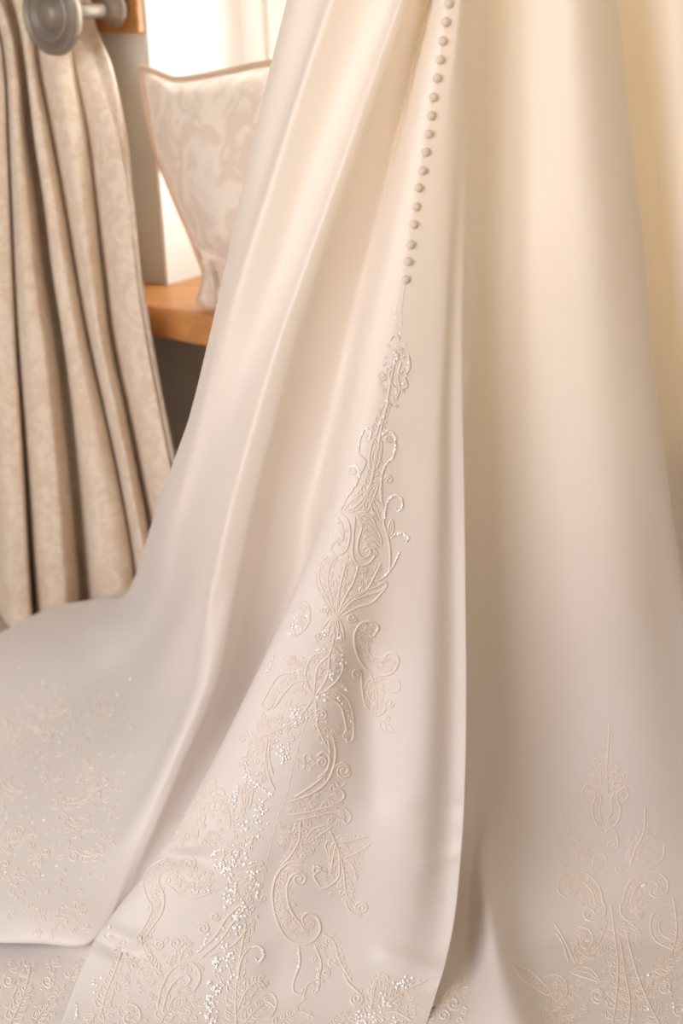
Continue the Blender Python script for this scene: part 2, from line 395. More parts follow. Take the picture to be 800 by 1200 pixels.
add('UE', [(0, 479), (200, 410), (387, 349), (500, 320), (600, 295), (700, 275), (770, 265), (850, 236), (926, 200), (1000, 167)],
    [(0, .025), (300, .033), (400, .039), (500, .049), (600, .064), (700, .090), (800, .108), (900, .109), (1000, .092)],
    {12: (118, 1096, 'z', .036), 13: (40, 1088, 'z', .008), 14: (-110, 1086, 'z', .007)})
add('LL1', [(0, 487), (200, 424), (387, 366), (500, 336), (600, 312), (700, 292), (770, 275), (850, 245), (926, 210), (1000, 176)],
    [(0, .038), (300, .052), (400, .06), (500, .073), (600, .093), (700, .13), (800, .150), (900, .133), (1000, .10)],
    {12: (127, 1108, 'z', .030), 13: (55, 1135, 'z', .008), 14: (-110, 1140, 'z', .007)})
add('V3', [(0, 503), (100, 479), (200, 456), (300, 431), (400, 406), (500, 382), (600, 357), (660, 345), (700, 335), (800, 296), (900, 250), (1000, 190)],
    [(0, .072), (300, .082), (400, .084), (500, .092), (600, .105), (700, .15), (800, .168), (900, .145), (1000, .105)],
    {12: (142, 1124, 'z', .022), 13: (95, 1200, 'z', .007), 14: (20, 1290, 'z', .007)})
add('CU', [(0, 511), (100, 489), (200, 468), (300, 446), (400, 422), (500, 399), (600, 373), (650, 364), (700, 352), (800, 308), (900, 260), (1000, 200), (1100, 125), (1200, 84)],
    [(0, .022), (300, .024), (400, .027), (500, .04), (600, .055), (700, .075), (800, .085), (900, .08), (1000, .065), (1100, .04), (1200, .01)])
add('CL', [(0, 517), (100, 496), (200, 476), (300, 456), (400, 432), (500, 409), (600, 383), (650, 363), (700, 341), (760, 315), (800, 294), (900, 244), (1000, 186), (1060, 146), (1107, 107), (1200, 70)],
    [(0, .004), (300, .004), (400, .006), (500, .012), (600, .016), (700, .022), (900, .03), (1000, .025), (1100, .012), (1200, .0)])
add('C2', [(0, 522), (100, 503), (200, 484), (300, 467), (400, 446), (500, 423), (600, 397), (700, 362), (800, 318), (900, 268), (1000, 214), (1107, 140), (1200, 106)],
    [(0, -.002), (500, -.002), (700, -.002), (900, .004), (1100, .002), (1200, .0)])
add('BT', [(0, 526), (100, 511), (200, 494), (300, 479), (400, 462), (500, 440), (600, 420), (700, 402), (800, 380), (900, 352), (1000, 318), (1100, 290), (1200, 265)],
    [(0, -.004), (500, -.006), (700, -.012), (900, -.014), (1100, -.01), (1200, .0)])
add('CM', [(0, 538), (200, 515), (400, 497), (500, 480), (600, 466), (700, 452), (800, 436), (900, 428), (1000, 412), (1100, 390), (1200, 370)],
    [(0, -.004), (500, -.003), (700, -.002), (800, .008), (900, .006), (1000, .0), (1200, .0)])
add('CN', [(0, 544), (200, 529), (400, 519), (500, 512), (600, 508), (700, 503), (800, 500), (900, 495), (1000, 486), (1100, 470), (1200, 446)],
    [(0, .0), (400, .0), (700, -.006), (900, -.012), (1000, -.012), (1100, -.006), (1200, .0)])
add('CP', [(0, 549), (200, 540), (300, 534), (400, 530), (500, 529), (600, 530), (700, 531), (800, 531), (900, 529), (1000, 523), (1100, 511), (1143, 505), (1200, 482)],
    [(0, .006), (300, .008), (500, .008), (700, .006), (900, .003), (1000, .002), (1100, .0), (1200, .0)])
add('CR', [(0, 553), (200, 547), (300, 544), (400, 542), (500, 543), (600, 545), (700, 546), (800, 547), (900, 546), (1000, 541), (1100, 529), (1143, 522), (1200, 500)],
    [(0, .012), (300, .012), (500, .008), (700, .002), (900, -.002), (1000, -.003), (1100, -.003), (1200, .0)])
add('CX', [(0, 561), (200, 557), (300, 553), (400, 548), (500, 543), (600, 543), (700, 543), (800, 543), (900, 542), (1000, 537), (1100, 525), (1143, 517), (1200, 494)],
    [(0, .028), (300, .03), (500, .035), (700, .045), (900, .05), (1000, .045), (1100, .025), (1200, .01)])
add('V4', [(0, 572), (200, 569), (300, 566), (400, 559), (500, 546), (600, 538), (700, 536), (900, 534), (1000, 528), (1100, 514), (1200, 484)],
    [(0, .045), (300, .05), (500, .07), (700, .078), (900, .085), (1000, .070), (1100, .045), (1200, .015)])
add('RV', [(0, 592), (400, 588), (700, 582), (900, 570), (1000, 553), (1100, 546), (1200, 542)],
    [(0, .052), (300, .06), (500, .08), (700, .088), (900, .102), (1000, .088), (1100, .062), (1200, .015)])
add('LF', [(0, 610), (400, 612), (700, 608), (900, 594), (1000, 566), (1100, 577), (1200, 604), (1290, 640)],
    [(0, .05), (300, .06), (500, .08), (700, .088), (900, .102), (1000, .080), (1100, .022), (1200, -.045)])
add('RT', [(0, 634), (400, 640), (700, 648), (900, 640), (1000, 620), (1100, 618), (1200, 652), (1290, 695)],
    [(0, .042), (300, .05), (500, .07), (700, .082), (900, .105), (1000, .105), (1100, .07), (1200, .005)])
add('RP', [(0, 672), (300, 694), (500, 708), (700, 728), (900, 750), (1000, 760), (1200, 790)],
    [(0, .024), (300, .032), (500, .05), (700, .065), (900, .09), (1000, .105), (1100, .06), (1200, .005)])
add('RQ', [(0, 710), (200, 729), (400, 748), (500, 758), (600, 768), (700, 781), (900, 825), (1200, 900)],
    [(0, .042), (300, .052), (500, .065), (700, .085), (900, .11), (1000, .12), (1100, .07), (1200, .01)])
add('RS', [(0, 724), (62, 731), (125, 737), (200, 745), (282, 754), (483, 773), (593, 787), (680, 800), (800, 826), (900, 858), (1200, 980)],
    [(0, .062), (300, .075), (500, .085), (700, .10), (900, .115), (1000, .12), (1100, .08), (1200, .01)])
add('RH', [(0, 716), (200, 737), (282, 746), (483, 766), (593, 781), (680, 796), (800, 824), (900, 862), (1200, 1000)],
    [(0, .11), (300, .125), (500, .14), (700, .16), (900, .18), (1000, .18), (1100, .1), (1200, .02)])
add('P2', [(0, 748), (200, 768), (300, 776), (483, 795), (593, 810), (680, 828), (900, 900), (1200, 1060)],
    [(0, .115), (300, .135), (500, .15), (700, .175), (900, .20), (1000, .19), (1100, .11), (1200, .03)])
add('P3', [(0, 782), (60, 788), (170, 798), (300, 808), (600, 845), (900, 940), (1200, 1110)],
    [(0, .09), (300, .105), (500, .125), (700, .15), (900, .16), (1000, .15), (1100, .09), (1200, .03)])
add('P4', [(0, 800), (200, 822), (600, 875), (900, 970), (1200, 1150)],
    [(0, .085), (300, .10), (500, .125), (700, .145), (900, .145), (1000, .13), (1100, .08), (1200, .03)])
add('P5', [(0, 850), (200, 872), (600, 925), (900, 1010), (1200, 1190)],
    [(0, .09), (300, .105), (500, .12), (700, .14), (900, .13), (1000, .11), (1100, .06), (1200, .02)])
add('P6', [(0, 862), (200, 884), (600, 937), (900, 1022), (1200, 1200)],
    [(0, .10), (300, .115), (500, .13), (700, .15), (900, .14), (1000, .12), (1100, .07), (1200, .02)])
# hidden turn-under behind the left outline
S0 = cols[0]
hid = [Vector((p.x+.045, p.y+.05, p.z)) if i < 7 else Vector((p.x+.01, p.y+.012, max(.006, p.z*.15))) for i, p in enumerate(S0)]
cols.insert(0, hid)
per = [8]*(len(cols)-1)
g = loft(cols, 260, per, 3)
g[..., 2] = np.maximum(g[..., 2], .005)
# dents and creases pressed into the cloth: (segment in the picture, width px, depth m, first column it touches)
DENTS = [((176, 1003), (238, 1008), 9, .011, 'CU'), ((170, 985), (232, 990), 10, -.004, 'CU'), ((112, 1101), (146, 1119), 7, .010, 'CU'), ((126, 1090), (160, 1104), 7, -.005, 'CU'),
         ((428, 770), (440, 930), 20, .006, 'BT'), ((522, 1143), (455, 1118), 12, -.007, 'BT'), ((525, 1150), (470, 1165), 10, .004, 'BT'), ((300, 1100), (330, 1010), 16, .005, 'BT'),
         ((330, 1110), (316, 1170), 16, .006, 'BT'), ((500, 1010), (538, 1000), 8, -.003, 'BT'), ((495, 950), (538, 945), 9, .003, 'BT'), ((232, 800), (255, 700), 8, .004, 'V2')]
first = {n: 8*(i+1) for i, n in enumerate(names)}
flat = g.reshape(-1, 3) - np.array(CAM)
zc = flat@np.array(FWD); pxx = 400+F_PX*(flat@np.array(CX))/zc; pyy = 600-F_PX*(flat@np.array(CY))/zc
ci = np.tile(np.arange(g.shape[1]), g.shape[0]); dd = np.zeros(len(flat))
for (xa, ya), (xb, yb), wd, dp, nm in DENTS:
    t = np.clip(((pxx-xa)*(xb-xa)+(pyy-ya)*(yb-ya))/((xb-xa)**2+(yb-ya)**2), 0, 1)
    d2 = (pxx-xa-t*(xb-xa))**2+(pyy-ya-t*(yb-ya))**2
    hi_ = first['CX'] if nm in ('CU', 'CL', 'BT') else first['CU']
    dd += dp*np.exp(-d2/wd**2)*((ci >= first[nm]) & (ci <= hi_))
dirs = flat/np.linalg.norm(flat, axis=1)[:, None]; dirs[:, 2] *= .6
g = (flat+np.array(CAM)+dirs*dd[:, None]).reshape(g.shape); g[..., 2] = np.maximum(g[..., 2], .005)
dress = empty('wedding_dress', (0.1, 1.45, 0))
tag(dress, 'long ivory satin wedding dress with lace train spread over the floor by the window', 'dress')
skirt = adopt(link('skirt', grid_mesh('skirt', g), M_SATIN), dress)

# ------------------------------------------------------------------ buttons
bpy.context.view_layer.update()
sm = skirt.data
BV = BVHTree.FromPolygons([v.co.copy() for v in sm.vertices], [tuple(p.vertices) for p in sm.polygons])
def hit(px, py):
    r = ray(px, py); loc, nor, idx, d = BV.ray_cast(CAM, r, 6)
    if loc is None: return None, None
    if nor.dot(r) > 0: nor = -nor
    return loc, nor
BTN = [(525.5, 4), (522, 26), (518.5, 48), (515.5, 70), (512, 91.5), (507.5, 114), (505, 135.5), (502, 157), (498.5, 178), (495, 200), (490.5, 220), (487.5, 242), (484.5, 263), (481, 286.5), (478, 306.5), (475, 327.5)]
def button_mesh():
    prof = [(0, .0040), (.001, .0045), (.0023, .0044), (.0035, .0036), (.0043, .0021), (.0046, .0003)]
    return lathe(prof, (0, 0, 0), (0, 0, 1), 20)
bmesh_ = button_mesh()
for k, (x_, y_) in enumerate(BTN):
    p, n_ = hit(x_, y_)
    if p is None: continue
    me = bmesh_ if k else bmesh_
    o = bpy.data.objects.new('covered_button', me); COL.objects.link(o)
    if k == 0:
        me.materials.append(M_BUTTON); me.polygons.foreach_set('use_smooth', [True]*len(me.polygons))
    o.matrix_world = Matrix.Translation(p - n_*.0004) @ n_.to_track_quat('Z', 'Y').to_matrix().to_4x4()
    mw = o.matrix_world.copy(); o.parent = dress; o.matrix_parent_inverse = Matrix.Translation(dress.location).inverted(); o.matrix_world = mw

# ------------------------------------------------------------------ embroidered lace: cords, leaves and sequins laid on the cloth
M_CORD = mat('ivory_lace_cord', (.82, .74, .67), .45, Sheen_Weight=.2)
M_SEQUIN = mat('pearl_sequin', (.95, .93, .92), .16, Metallic=.0, Coat_Weight=1.0, Specular_IOR_Level=1.0)
KEY = Vector((-1.65, -.3, 1.3))
class Lace:
    def __init__(self): self.k = .00105; self.V, self.F, self.S, self.SF = [], [], [], []
    def strip(self, pts, r):         # one cord along world points [(p, n)], r in metres
        n = len(pts)
        if n < 2: return
        b = len(self.V)
        for i, (p, nr) in enumerate(pts):
            t = (pts[min(i+1, n-1)][0]-pts[max(i-1, 0)][0])
            if t.length < 1e-7: t = Vector((1, 0, 0))
            t.normalize(); sd = t.cross(nr); sd.normalize()
            k = r*(1 if 0 < i < n-1 else .45)
            for a, h in ((-1.15, -.25), (-.75, .6), (0, .95), (.75, .6), (1.15, -.25)):
                self.V.append(p+sd*(a*k)+nr*(h*k))
        for i in range(n-1):
            for k in range(4):
                q = b+i*5+k; self.F.append((q, q+1, q+6, q+5))
    def cord(self, pts, r=1.25, step=2.2):
        ln = sum(math.dist(pts[i], pts[i+1]) for i in range(len(pts)-1))
        q = spline(pts, max(3, int(ln/step)))
        run = []; last = None
        for x_, y_ in q:
            p, nr = hit(x_, y_)
            if p is None or (last is not None and (p-last).length > .012):
                self.strip(run, r*self.k); run = []
            if p is not None: run.append((p, nr)); last = p
        self.strip(run, r*self.k)
    def spiral(self, x, y, R, a0=0, turns=1.4, d=1, r=1.25, tail=None):
        n = int(10*turns)+4; pts = []
        if tail: pts += list(tail)
        for i in range(n):
            t = i/(n-1); a = math.radians(a0)+d*t*turns*2*math.pi; k = R*(1-.82*t)
            pts.append((x+k*math.cos(a), y+k*math.sin(a)))
        self.cord(pts, r)
    def leaf(self, x0, y0, x1, y1, wd, bend=0, ribs=True, r=1.1):
        dx, dy = x1-x0, y1-y0; ln = math.hypot(dx, dy); nx, ny = -dy/ln, dx/ln
        mid = lambda t: (x0+dx*t+nx*bend*4*t*(1-t), y0+dy*t+ny*bend*4*t*(1-t))
        prof = lambda t: wd*(math.sin(math.pi*min(1, t**.8)))**.8 if 0 < t < 1 else 0
        A, B, Mi = [], [], []
        for i in range(9):
            t = i/8; m_ = mid(t); h = prof(t); A.append((m_[0]+nx*h, m_[1]+ny*h)); B.append((m_[0]-nx*h, m_[1]-ny*h)); Mi.append(m_)
        self.cord(A, r); self.cord(B, r)
        if ribs:
            self.cord(Mi, r*.8)
            k = max(2, int(ln/4.5))
            for i in range(1, k):
                t = i/k; m_ = mid(t); m2 = mid(min(1, t+.12)); h = prof(min(.98, t+.12))*.85
                for sg in (1, -1):
                    self.cord([m_, (m2[0]+sg*nx*h, m2[1]+sg*ny*h)], r*.6, 1.8)
    def plume(self, pts, wd, n=7, curl=1, r=1.15):
        """feathered stem: leaflets swept forward on both sides"""
        q = spline(pts, 40); self.cord(pts, r*1.1)
        for i in range(n):
            k = int(3+(i+.5)/n*33); x_, y_ = q[k]; tx, ty = q[min(39, k+2)]-q[k-2]; l_ = math.hypot(tx, ty)+1e-6; tx, ty = tx/l_, ty/l_
            s_ = wd*(1-.55*i/n)
            for sg in (1, -1):
                nx, ny = -ty*sg, tx*sg
                self.leaf(x_, y_, x_+nx*s_*.8+tx*s_*.75, y_+ny*s_*.8+ty*s_*.75, s_*.25, sg*curl*s_*.24, False, r*.85)
    def rosette(self, x, y, R, n=5, a0=0, r=1.0):
        for i in range(n):
            a = a0+2*math.pi*i/n
            self.leaf(x+R*.2*math.cos(a), y+R*.2*math.sin(a), x+R*math.cos(a), y+R*math.sin(a), R*.36, 0, False, r*.8)
        self.spiral(x, y, R*.25, 0, 1, 1, r)
    def band(self, A, B, r=1.4, fill=True, rnd=None):
        """a scroll of two edges with small curls between them"""
        self.cord(A, r); self.cord(B, r)
        if fill:
            n = max(6, int(sum(math.dist(A[i], A[i+1]) for i in range(len(A)-1))/5.5)); a, b = spline(A, n), spline(B, n)
            for i in range(1, n-1):
                m_ = (a[i]+b[i])/2; R = math.dist(a[i], b[i])*.32
                if R > 1.5: self.spiral(m_[0], m_[1], min(R, 5.5), rnd.uniform(0, 360), 1.2, rnd.choice((1, -1)), .8)
    def sequin(self, x, y, rnd, R=1.35):
        p, nr = hit(x, y)
        if p is None: return
        if rnd.random() < .7:        # most are tilted on purpose to glint the assumed side key light into the camera
            hv = ((CAM-p).normalized()+(KEY-p).normalized()).normalized(); nr = (nr*.35+hv*.8)
        nr = (nr+Vector((rnd.gauss(0, .14), rnd.gauss(0, .14), rnd.gauss(0, .14)))).normalized()
        a = nr.orthogonal().normalized(); b_ = nr.cross(a); R *= .00095*rnd.uniform(.8, 1.25); c = p+nr*.0013
        i0 = len(self.S); self.S.append(c+nr*.0003)
        for k in range(7): t = 2*math.pi*k/7; self.S.append(c+a*(R*math.cos(t))+b_*(R*math.sin(t)))
        for k in range(7): self.SF.append((i0, i0+1+k, i0+1+(k+1) % 7))
    def beads(self, pts, rnd, gap=3.2, R=1.35, jit=.5):
        ln = sum(math.dist(pts[i], pts[i+1]) for i in range(len(pts)-1))
        for x_, y_ in spline(pts, max(2, int(ln/gap))): self.sequin(x_+rnd.gauss(0, jit), y_+rnd.gauss(0, jit), rnd, R)
    def cloud(self, x, y, rx, ry, n, rnd, R=1.35):
        for _ in range(n): self.sequin(x+rnd.gauss(0, rx), y+rnd.gauss(0, ry), rnd, R)
    def curls(self, poly, n, rnd, lo=2.2, hi=5, r=.85):
        """small scrolls scattered inside a polygon"""
        xs = [q[0] for q in poly]; ys = [q[1] for q in poly]
        def inside(x, y):
            c = False
            for i in range(len(poly)):
                (xa, ya), (xb, yb) = poly[i-1], poly[i]
                if (ya > y) != (yb > y) and x < (xb-xa)*(y-ya)/(yb-ya)+xa: c = not c
            return c
        k = 0; n = int(n*1.7)
        for _ in range(n*30):
            x, y = rnd.uniform(min(xs), max(xs)), rnd.uniform(min(ys), max(ys))
            if not inside(x, y): continue
            R = rnd.uniform(lo, hi); a = rnd.uniform(0, 360)
            if rnd.random() < .6:
                ca, sa = math.cos(math.radians(a)), math.sin(math.radians(a))
                self.spiral(x, y, R, a, rnd.uniform(.9, 1.5), rnd.choice((1, -1)), r)
            else:
                an = math.radians(a); self.leaf(x, y, x+math.cos(an)*R*2.2, y+math.sin(an)*R*2.2, R*.5, rnd.uniform(-2, 2), False, r)
            k += 1
            if k >= n: break
    def build(self, label=None):
        o = adopt(link('lace_applique', mesh('lace_applique', self.V, self.F), M_CORD), dress)
        if label: o['label'] = label
        if self.S:
            q = link('sequins', mesh('sequins', self.S, self.SF), M_SEQUIN, o, False); q['kind'] = 'stuff'
            q.matrix_parent_inverse = (Matrix.Translation(dress.location)@o.matrix_parent_inverse).inverted()
        return o
rnd = random.Random(11)

# --- the large central applique below the buttons
A = Lace()
def cords(l, *paths, r=1.25):
    for p in paths: l.cord(p, r)
# the tip under the last button
A.cord([(475, 333), (472, 350), (470, 368), (471, 385)], .45)
for q in ((463,363),(463,372),(471,373),(470,380),(464,393),(458,395),(469,391)): A.sequin(*q, rnd)
cords(A, [(457,400),(460,394),(466,393),(468,400)], [(463,420),(458,445),(455,462),(452,480),(447,500),(443,525),(438,550),(432,575),(420,590),(405,600)],
      [(478,414),(480,430),(474,441),(477,452),(469,457)], [(470,424),(466,440),(468,456),(464,468)], [(462,430),(456,436),(458,448),(463,455)])
A.spiral(447,440,6,0,1.5,1); A.spiral(472,436,5,200,1.3,-1); A.rosette(465,415,7,5); A.cloud(465,415,4,4,16,rnd); A.cloud(451,429,2.5,2.5,7,rnd)
A.beads([(478,425),(476,440),(470,455)], rnd, 4); A.beads([(463,440),(464,455),(464,468)], rnd, 4); A.beads([(455,462),(452,478),(447,495)], rnd, 5)
A.curls([(455,405),(475,405),(478,450),(462,480),(455,500),(440,505),(445,470),(444,440)], 22, rnd, 1.8, 3.5)
A.plume([(440,512),(447,490),(456,470)], 9, 4)
# twin arches
A.cord([(420,532),(422,514),(428,502),(434,507),(433,515)]); A.beads([(420,528),(422,514),(428,502),(434,507),(433,514)], rnd, 2.6)
A.cord([(447,512),(452,505),(460,507),(463,518),(461,534),(453,543)]); A.beads([(449,509),(453,505),(460,507),(463,518),(461,534),(453,543)], rnd, 2.5)
A.spiral(455,514,5,0,1.4,1); A.spiral(431,512,4,90,1.3,-1)
A.leaf(436,552,438,514,6,2); A.leaf(440,548,447,516,5,-2)
cords(A, [(420,532),(428,541),(422,555),(416,560)], [(449,543),(441,536),(443,524)])
A.plume([(412,598),(424,585),(434,566),(438,545),(441,525)], 11, 7)
A.leaf(403,600,432,572,6,3); A.leaf(428,600,444,565,5,-3)
A.spiral(414,552,7,20,1.4,-1); A.cord([(421,552),(418,566),(408,580),(399,598)]); A.beads([(410,547),(416,546),(421,552),(418,566),(408,580),(399,598)], rnd, 2.8)
A.cord([(452,543),(447,560),(446,580),(450,598)]); A.spiral(455,562,5.5,180,1.5,1); A.beads([(448,552),(446,566),(447,580)], rnd, 4)
# right-hand stems
A.cord([(449,618),(451,598),(455,586),(462,580),(470,584),(471,594),(466,599),(463,594)]); A.beads([(450,606),(451,597),(455,586),(462,580),(470,584),(471,594),(466,599)], rnd, 2.6)
A.cord([(449,612),(455,632),(457,650),(456,668),(449,678)]); A.cord([(457,632),(463,626),(472,625),(478,630),(475,636),(471,633)]); A.beads([(462,626),(472,625),(478,630),(475,636)], rnd, 2.6)
A.leaf(457,628,459,608,3,0); A.cord([(468,646),(461,662),(450,676),(438,682)]); A.beads([(467,648),(461,662),(452,674)], rnd, 4)
A.leaf(446,612,433,581,6,2); A.spiral(438,602,4,0,1.3,1)
# left acanthus and the heart of the motif
cords(A, [(399,600),(408,611),(410,628),(405,645),(394,650),(388,643),(393,635),(398,640)], [(396,606),(401,616),(402,630),(396,636)])
A.beads([(390,605),(396,612),(388,628)], rnd, 5)
A.curls([(398,605),(408,612),(407,640),(392,648)], 8, rnd, 2, 4)
cords(A, [(418,604),(424,616),(420,632),(419,646),(426,654),(434,648),(431,640),(425,643)], [(416,606),(414,630),(413,650),(420,662),(432,660),(440,650)])
for k in range(6):
    A.leaf(422+k*1.2,612+k*7,438+k*2.2-abs(k-2)*2,606+k*9,3.4,-3,False)
A.leaf(418,602,440,622,5,-4); A.leaf(420,612,447,640,5,-5)
# feathers fanning down to the knot at (393,722)
for path in ([(393,722),(383,700),(374,680),(376,660),(384,652)], [(393,722),(388,700),(384,680),(388,660),(396,652)], [(394,722),(396,700),(400,680),(405,660)],
             [(395,722),(404,700),(414,682),(420,662)], [(396,722),(412,704),(430,690),(440,672),(446,660)]):
    A.plume(path, 9, 6)
cords(A, [(397,720),(414,704),(430,697),(442,694),(454,686)], [(396,716),(412,700),(428,692),(440,688),(450,682),(454,686)], [(400,722),(418,712),(434,707),(444,698),(454,686)], [(388,718),(379,702),(371,686),(371,672)])
A.curls([(375,655),(445,655),(448,685),(400,715),(375,690)], 34, rnd, 2.2, 4.2)
# the knot and what hangs from it
for q in ((375,742),(384,750),(394,752),(403,748)): A.leaf(393,722,q[0],q[1],3,0,False)
A.spiral(412,724,6,0,1.6,1); A.spiral(380,715,5,90,1.4,-1); A.cloud(379,716,3,4,5,rnd)
A.cord([(345,706),(357,705),(363,716),(360,733),(348,744),(337,742)]); A.curls([(345,708),(360,710),(358,732),(342,742),(335,735)], 14, rnd, 2, 4); A.cloud(345,735,6,6,16,rnd); A.beads([(360,722),(362,728)], rnd, 3)
A.beads([(321,766),(318,774),(316,782),(310,791)], rnd, 2.6); A.cord([(322,764),(318,778),(309,793)], .9)
cords(A, [(393,740),(386,766),(373,780),(369,800),(368,816)], [(385,764),(366,769),(358,788),(362,806),(369,816)], [(386,766),(384,790),(376,806),(369,816)])
A.cord([(381,752),(396,764),(402,780),(394,798),(378,812)]); A.spiral(394,772,5.5,180,1.6,1); A.spiral(372,745,5,0,1.4,1)
for x_, y_ in ((380,742),(382,740),(373,760),(398,748),(402,777),(400,772),(388,790),(386,794),(400,805),(404,808),(379,760),(374,818),(381,818)): A.cloud(x_, y_, 1.5, 1.5, 3, rnd)
A.curls([(372,742),(404,745),(406,800),(372,812),(356,792),(366,768)], 34, rnd, 2.2, 4.8)
# left wings
A.band([(362,784),(344,787),(327,792),(317,806),(309,820),(307,826),(313,831),(319,826),(315,822)], [(362,796),(345,800),(333,812),(325,824),(320,830)], 1.3, True, rnd)
A.plume([(360,786),(345,778),(338,768)], 8, 4); A.curls([(330,770),(362,765),(362,812),(330,815)], 16, rnd, 2.2, 4.5); A.beads([(330,789),(340,788),(348,787)], rnd, 4)
A.plume([(366,820),(352,838),(336,850),(318,858),(302,866)], 10, 7); A.cloud(348,838,7,5,18,rnd); A.curls([(300,845),(345,825),(365,828),(340,870),(300,880)], 30, rnd, 2.2, 4.8)
# right wing with its curl
A.band([(372,812),(392,809),(406,818),(412,834),(414,852),(413,866),(407,870),(405,864)], [(374,818),(390,820),(400,830),(404,846),(406,858)], 1.3, True, rnd); A.beads([(395,818),(404,828),(410,845)], rnd, 4)
A.spiral(376,838,8,200,1.6,1); A.beads([(371,832),(372,843)], rnd, 3); A.plume([(370,822),(372,850),(384,878)], 8, 5); A.curls([(372,845),(396,840),(398,868),(380,880)], 14, rnd)
# seam down the middle of the train
A.cord([(378,800),(366,830),(353,862),(342,905),(335,935),(324,962),(315,1000),(306,1040)], .45)
# third tier, left of the seam
cords(A, [(314,864),(311,888),(316,912),(322,926)], [(317,864),(315,886),(320,908)])
A.rosette(301,868,12,5); A.rosette(308,850,9,5); A.beads([(290,880),(288,890),(290,902)], rnd, 3); A.cloud(332,882,6,7,26,rnd); A.cloud(294,910,6,5,18,rnd); A.beads([(296,915),(306,924),(318,931)], rnd, 2.6)
A.cloud(304,955,4,9,26,rnd); A.beads([(318,931),(308,940),(303,950)], rnd, 2.6); A.cloud(276,935,3,8,14,rnd); A.cloud(284,966,5,5,12,rnd)
A.curls([(285,850),(318,850),(312,930),(280,925)], 30, rnd, 2.4, 5)
A.leaf(286,946,284,918,4,2); A.leaf(290,948,296,924,4,-2)
A.plume([(272,932),(255,937),(240,942),(228,952),(216,962)], 15, 7); A.leaf(242,940,236,914,5,3); A.leaf(248,936,252,912,5,-2); A.leaf(232,948,217,938,5,2)
A.plume([(236,946),(226,962),(212,982),(200,990)], 13, 6); A.leaf(230,985,229,955,4,-2); A.leaf(240,982,258,982,5,-3); A.spiral(238,966,4,0,1.2,1); A.plume([(262,938),(268,952),(270,968)], 9, 4)
A.spiral(292,984,6,200,1.5,-1); A.beads([(288,990),(293,988),(296,981)], rnd, 2.6)
A.cord([(262,1000),(252,996),(248,1006),(256,1012)]); A.spiral(258,1002,8,120,1.5,1); A.spiral(276,1001,8,0,1.5,-1); A.cloud(255,1000,5,4,12,rnd); A.cloud(264,1016,5,4,14,rnd); A.cloud(276,1003,3,6,14,rnd); A.beads([(250,1014),(262,1017),(278,1014)], rnd, 3)
A.curls([(205,950),(260,925),(285,945),(300,1000),(240,1000),(205,990)], 36, rnd, 2.4, 5)
# third tier, right of the seam
A.band([(389,862),(393,882),(389,904),(379,920),(361,932),(338,940)], [(384,866),(386,884),(383,902),(374,914),(358,926),(345,934)], 1.4, False)
A.cord([(371,886),(379,881),(386,888),(383,902),(372,912)], 1.5); A.spiral(376,893,7,270,1.4,1)
A.rosette(358,894,12,5); A.spiral(402,903,9,0,1.9,1); A.spiral(402,903,11,180,1.0,1); A.beads([(378,905),(380,908)], rnd, 2)
A.cord([(390,924),(400,926),(403,934),(395,941),(388,940)]); A.cord([(392,914),(398,922),(405,918)]); A.band([(338,956),(364,951),(388,945),(404,947),(411,957),(406,965),(401,959)], [(345,962),(368,957),(388,952),(400,954),(404,958)], 1.2, False)
A.curls([(340,942),(388,915),(404,935),(404,965),(350,975)], 34, rnd, 2.4, 5)
A.plume([(352,962),(350,985),(340,1003),(328,1016)], 10, 6); A.rosette(348,996,11,5); A.leaf(358,988,390,968,5,-4); A.curls([(325,965),(380,970),(375,1000),(330,1015)], 26, rnd, 2.4, 5)
A.plume([(386,972),(396,996),(402,1018),(405,1044),(411,1060)], 15, 8); A.plume([(398,988),(412,984),(433,979)],6,6); A.plume([(402,1006),(416,1000),(434,989)],7,5); A.plume([(406,1006),(414,1016),(418,1032)],6,5); A.plume([(394,988),(390,1004),(387,1024)],7,5)
A.cord([(397,1000),(397,1026),(386,1038),(374,1042)], 1.4); A.spiral(371,1020,5.5,0,1.4,-1,1.4,[(376,1040),(370,1032),(367,1024)]); A.beads([(368,1016),(373,1016),(376,1020)], rnd, 2.4)
A.curls([(385,975),(425,985),(415,1060),(395,1055),(375,1040)], 26, rnd, 2.4, 4.6)
A.spiral(424,1064,8,180,1.6,1,1.3,[(404,1050),(408,1066),(420,1072)]); A.leaf(405,1050,424,1074,4,3)
# the big C scroll and what trails from it
A.band([(356,1010),(338,1011),(324,1026),(319,1050),(324,1078),(335,1098),(350,1106),(366,1103),(375,1090),(372,1076),(361,1070),(354,1076),(357,1086)],
       [(352,1022),(342,1026),(336,1040),(338,1060),(345,1074),(352,1082),(356,1090),(362,1092)], 1.5, True, rnd)
A.curls([(322,1030),(338,1030),(348,1075),(368,1085),(350,1102),(326,1075)], 34, rnd, 2.2, 4.6)
A.spiral(350,1030,9,270,1.5,1); A.plume([(335,1012),(348,1018),(360,1030)], 7, 4)
cords(A, [(350,1108),(351,1130),(344,1150),(344,1162),(352,1165),(356,1158)], [(368,1106),(376,1128),(372,1146),(360,1154),(355,1170)], [(372,1132),(374,1150),(372,1162)]); A.beads([(350,1118),(350,1130),(346,1142)], rnd, 4); A.beads([(374,1135),(373,1150),(372,1160)], rnd, 4)
A.plume([(378,1094),(391,1104),(397,1124),(406,1140),(412,1150)], 8, 7); A.spiral(390,1127,7,0,1.5,1); A.spiral(382,1140,5,90,1.4,-1)
A.curls([(366,1108),(392,1105),(408,1145),(365,1165)], 16, rnd, 2.2, 4.4)
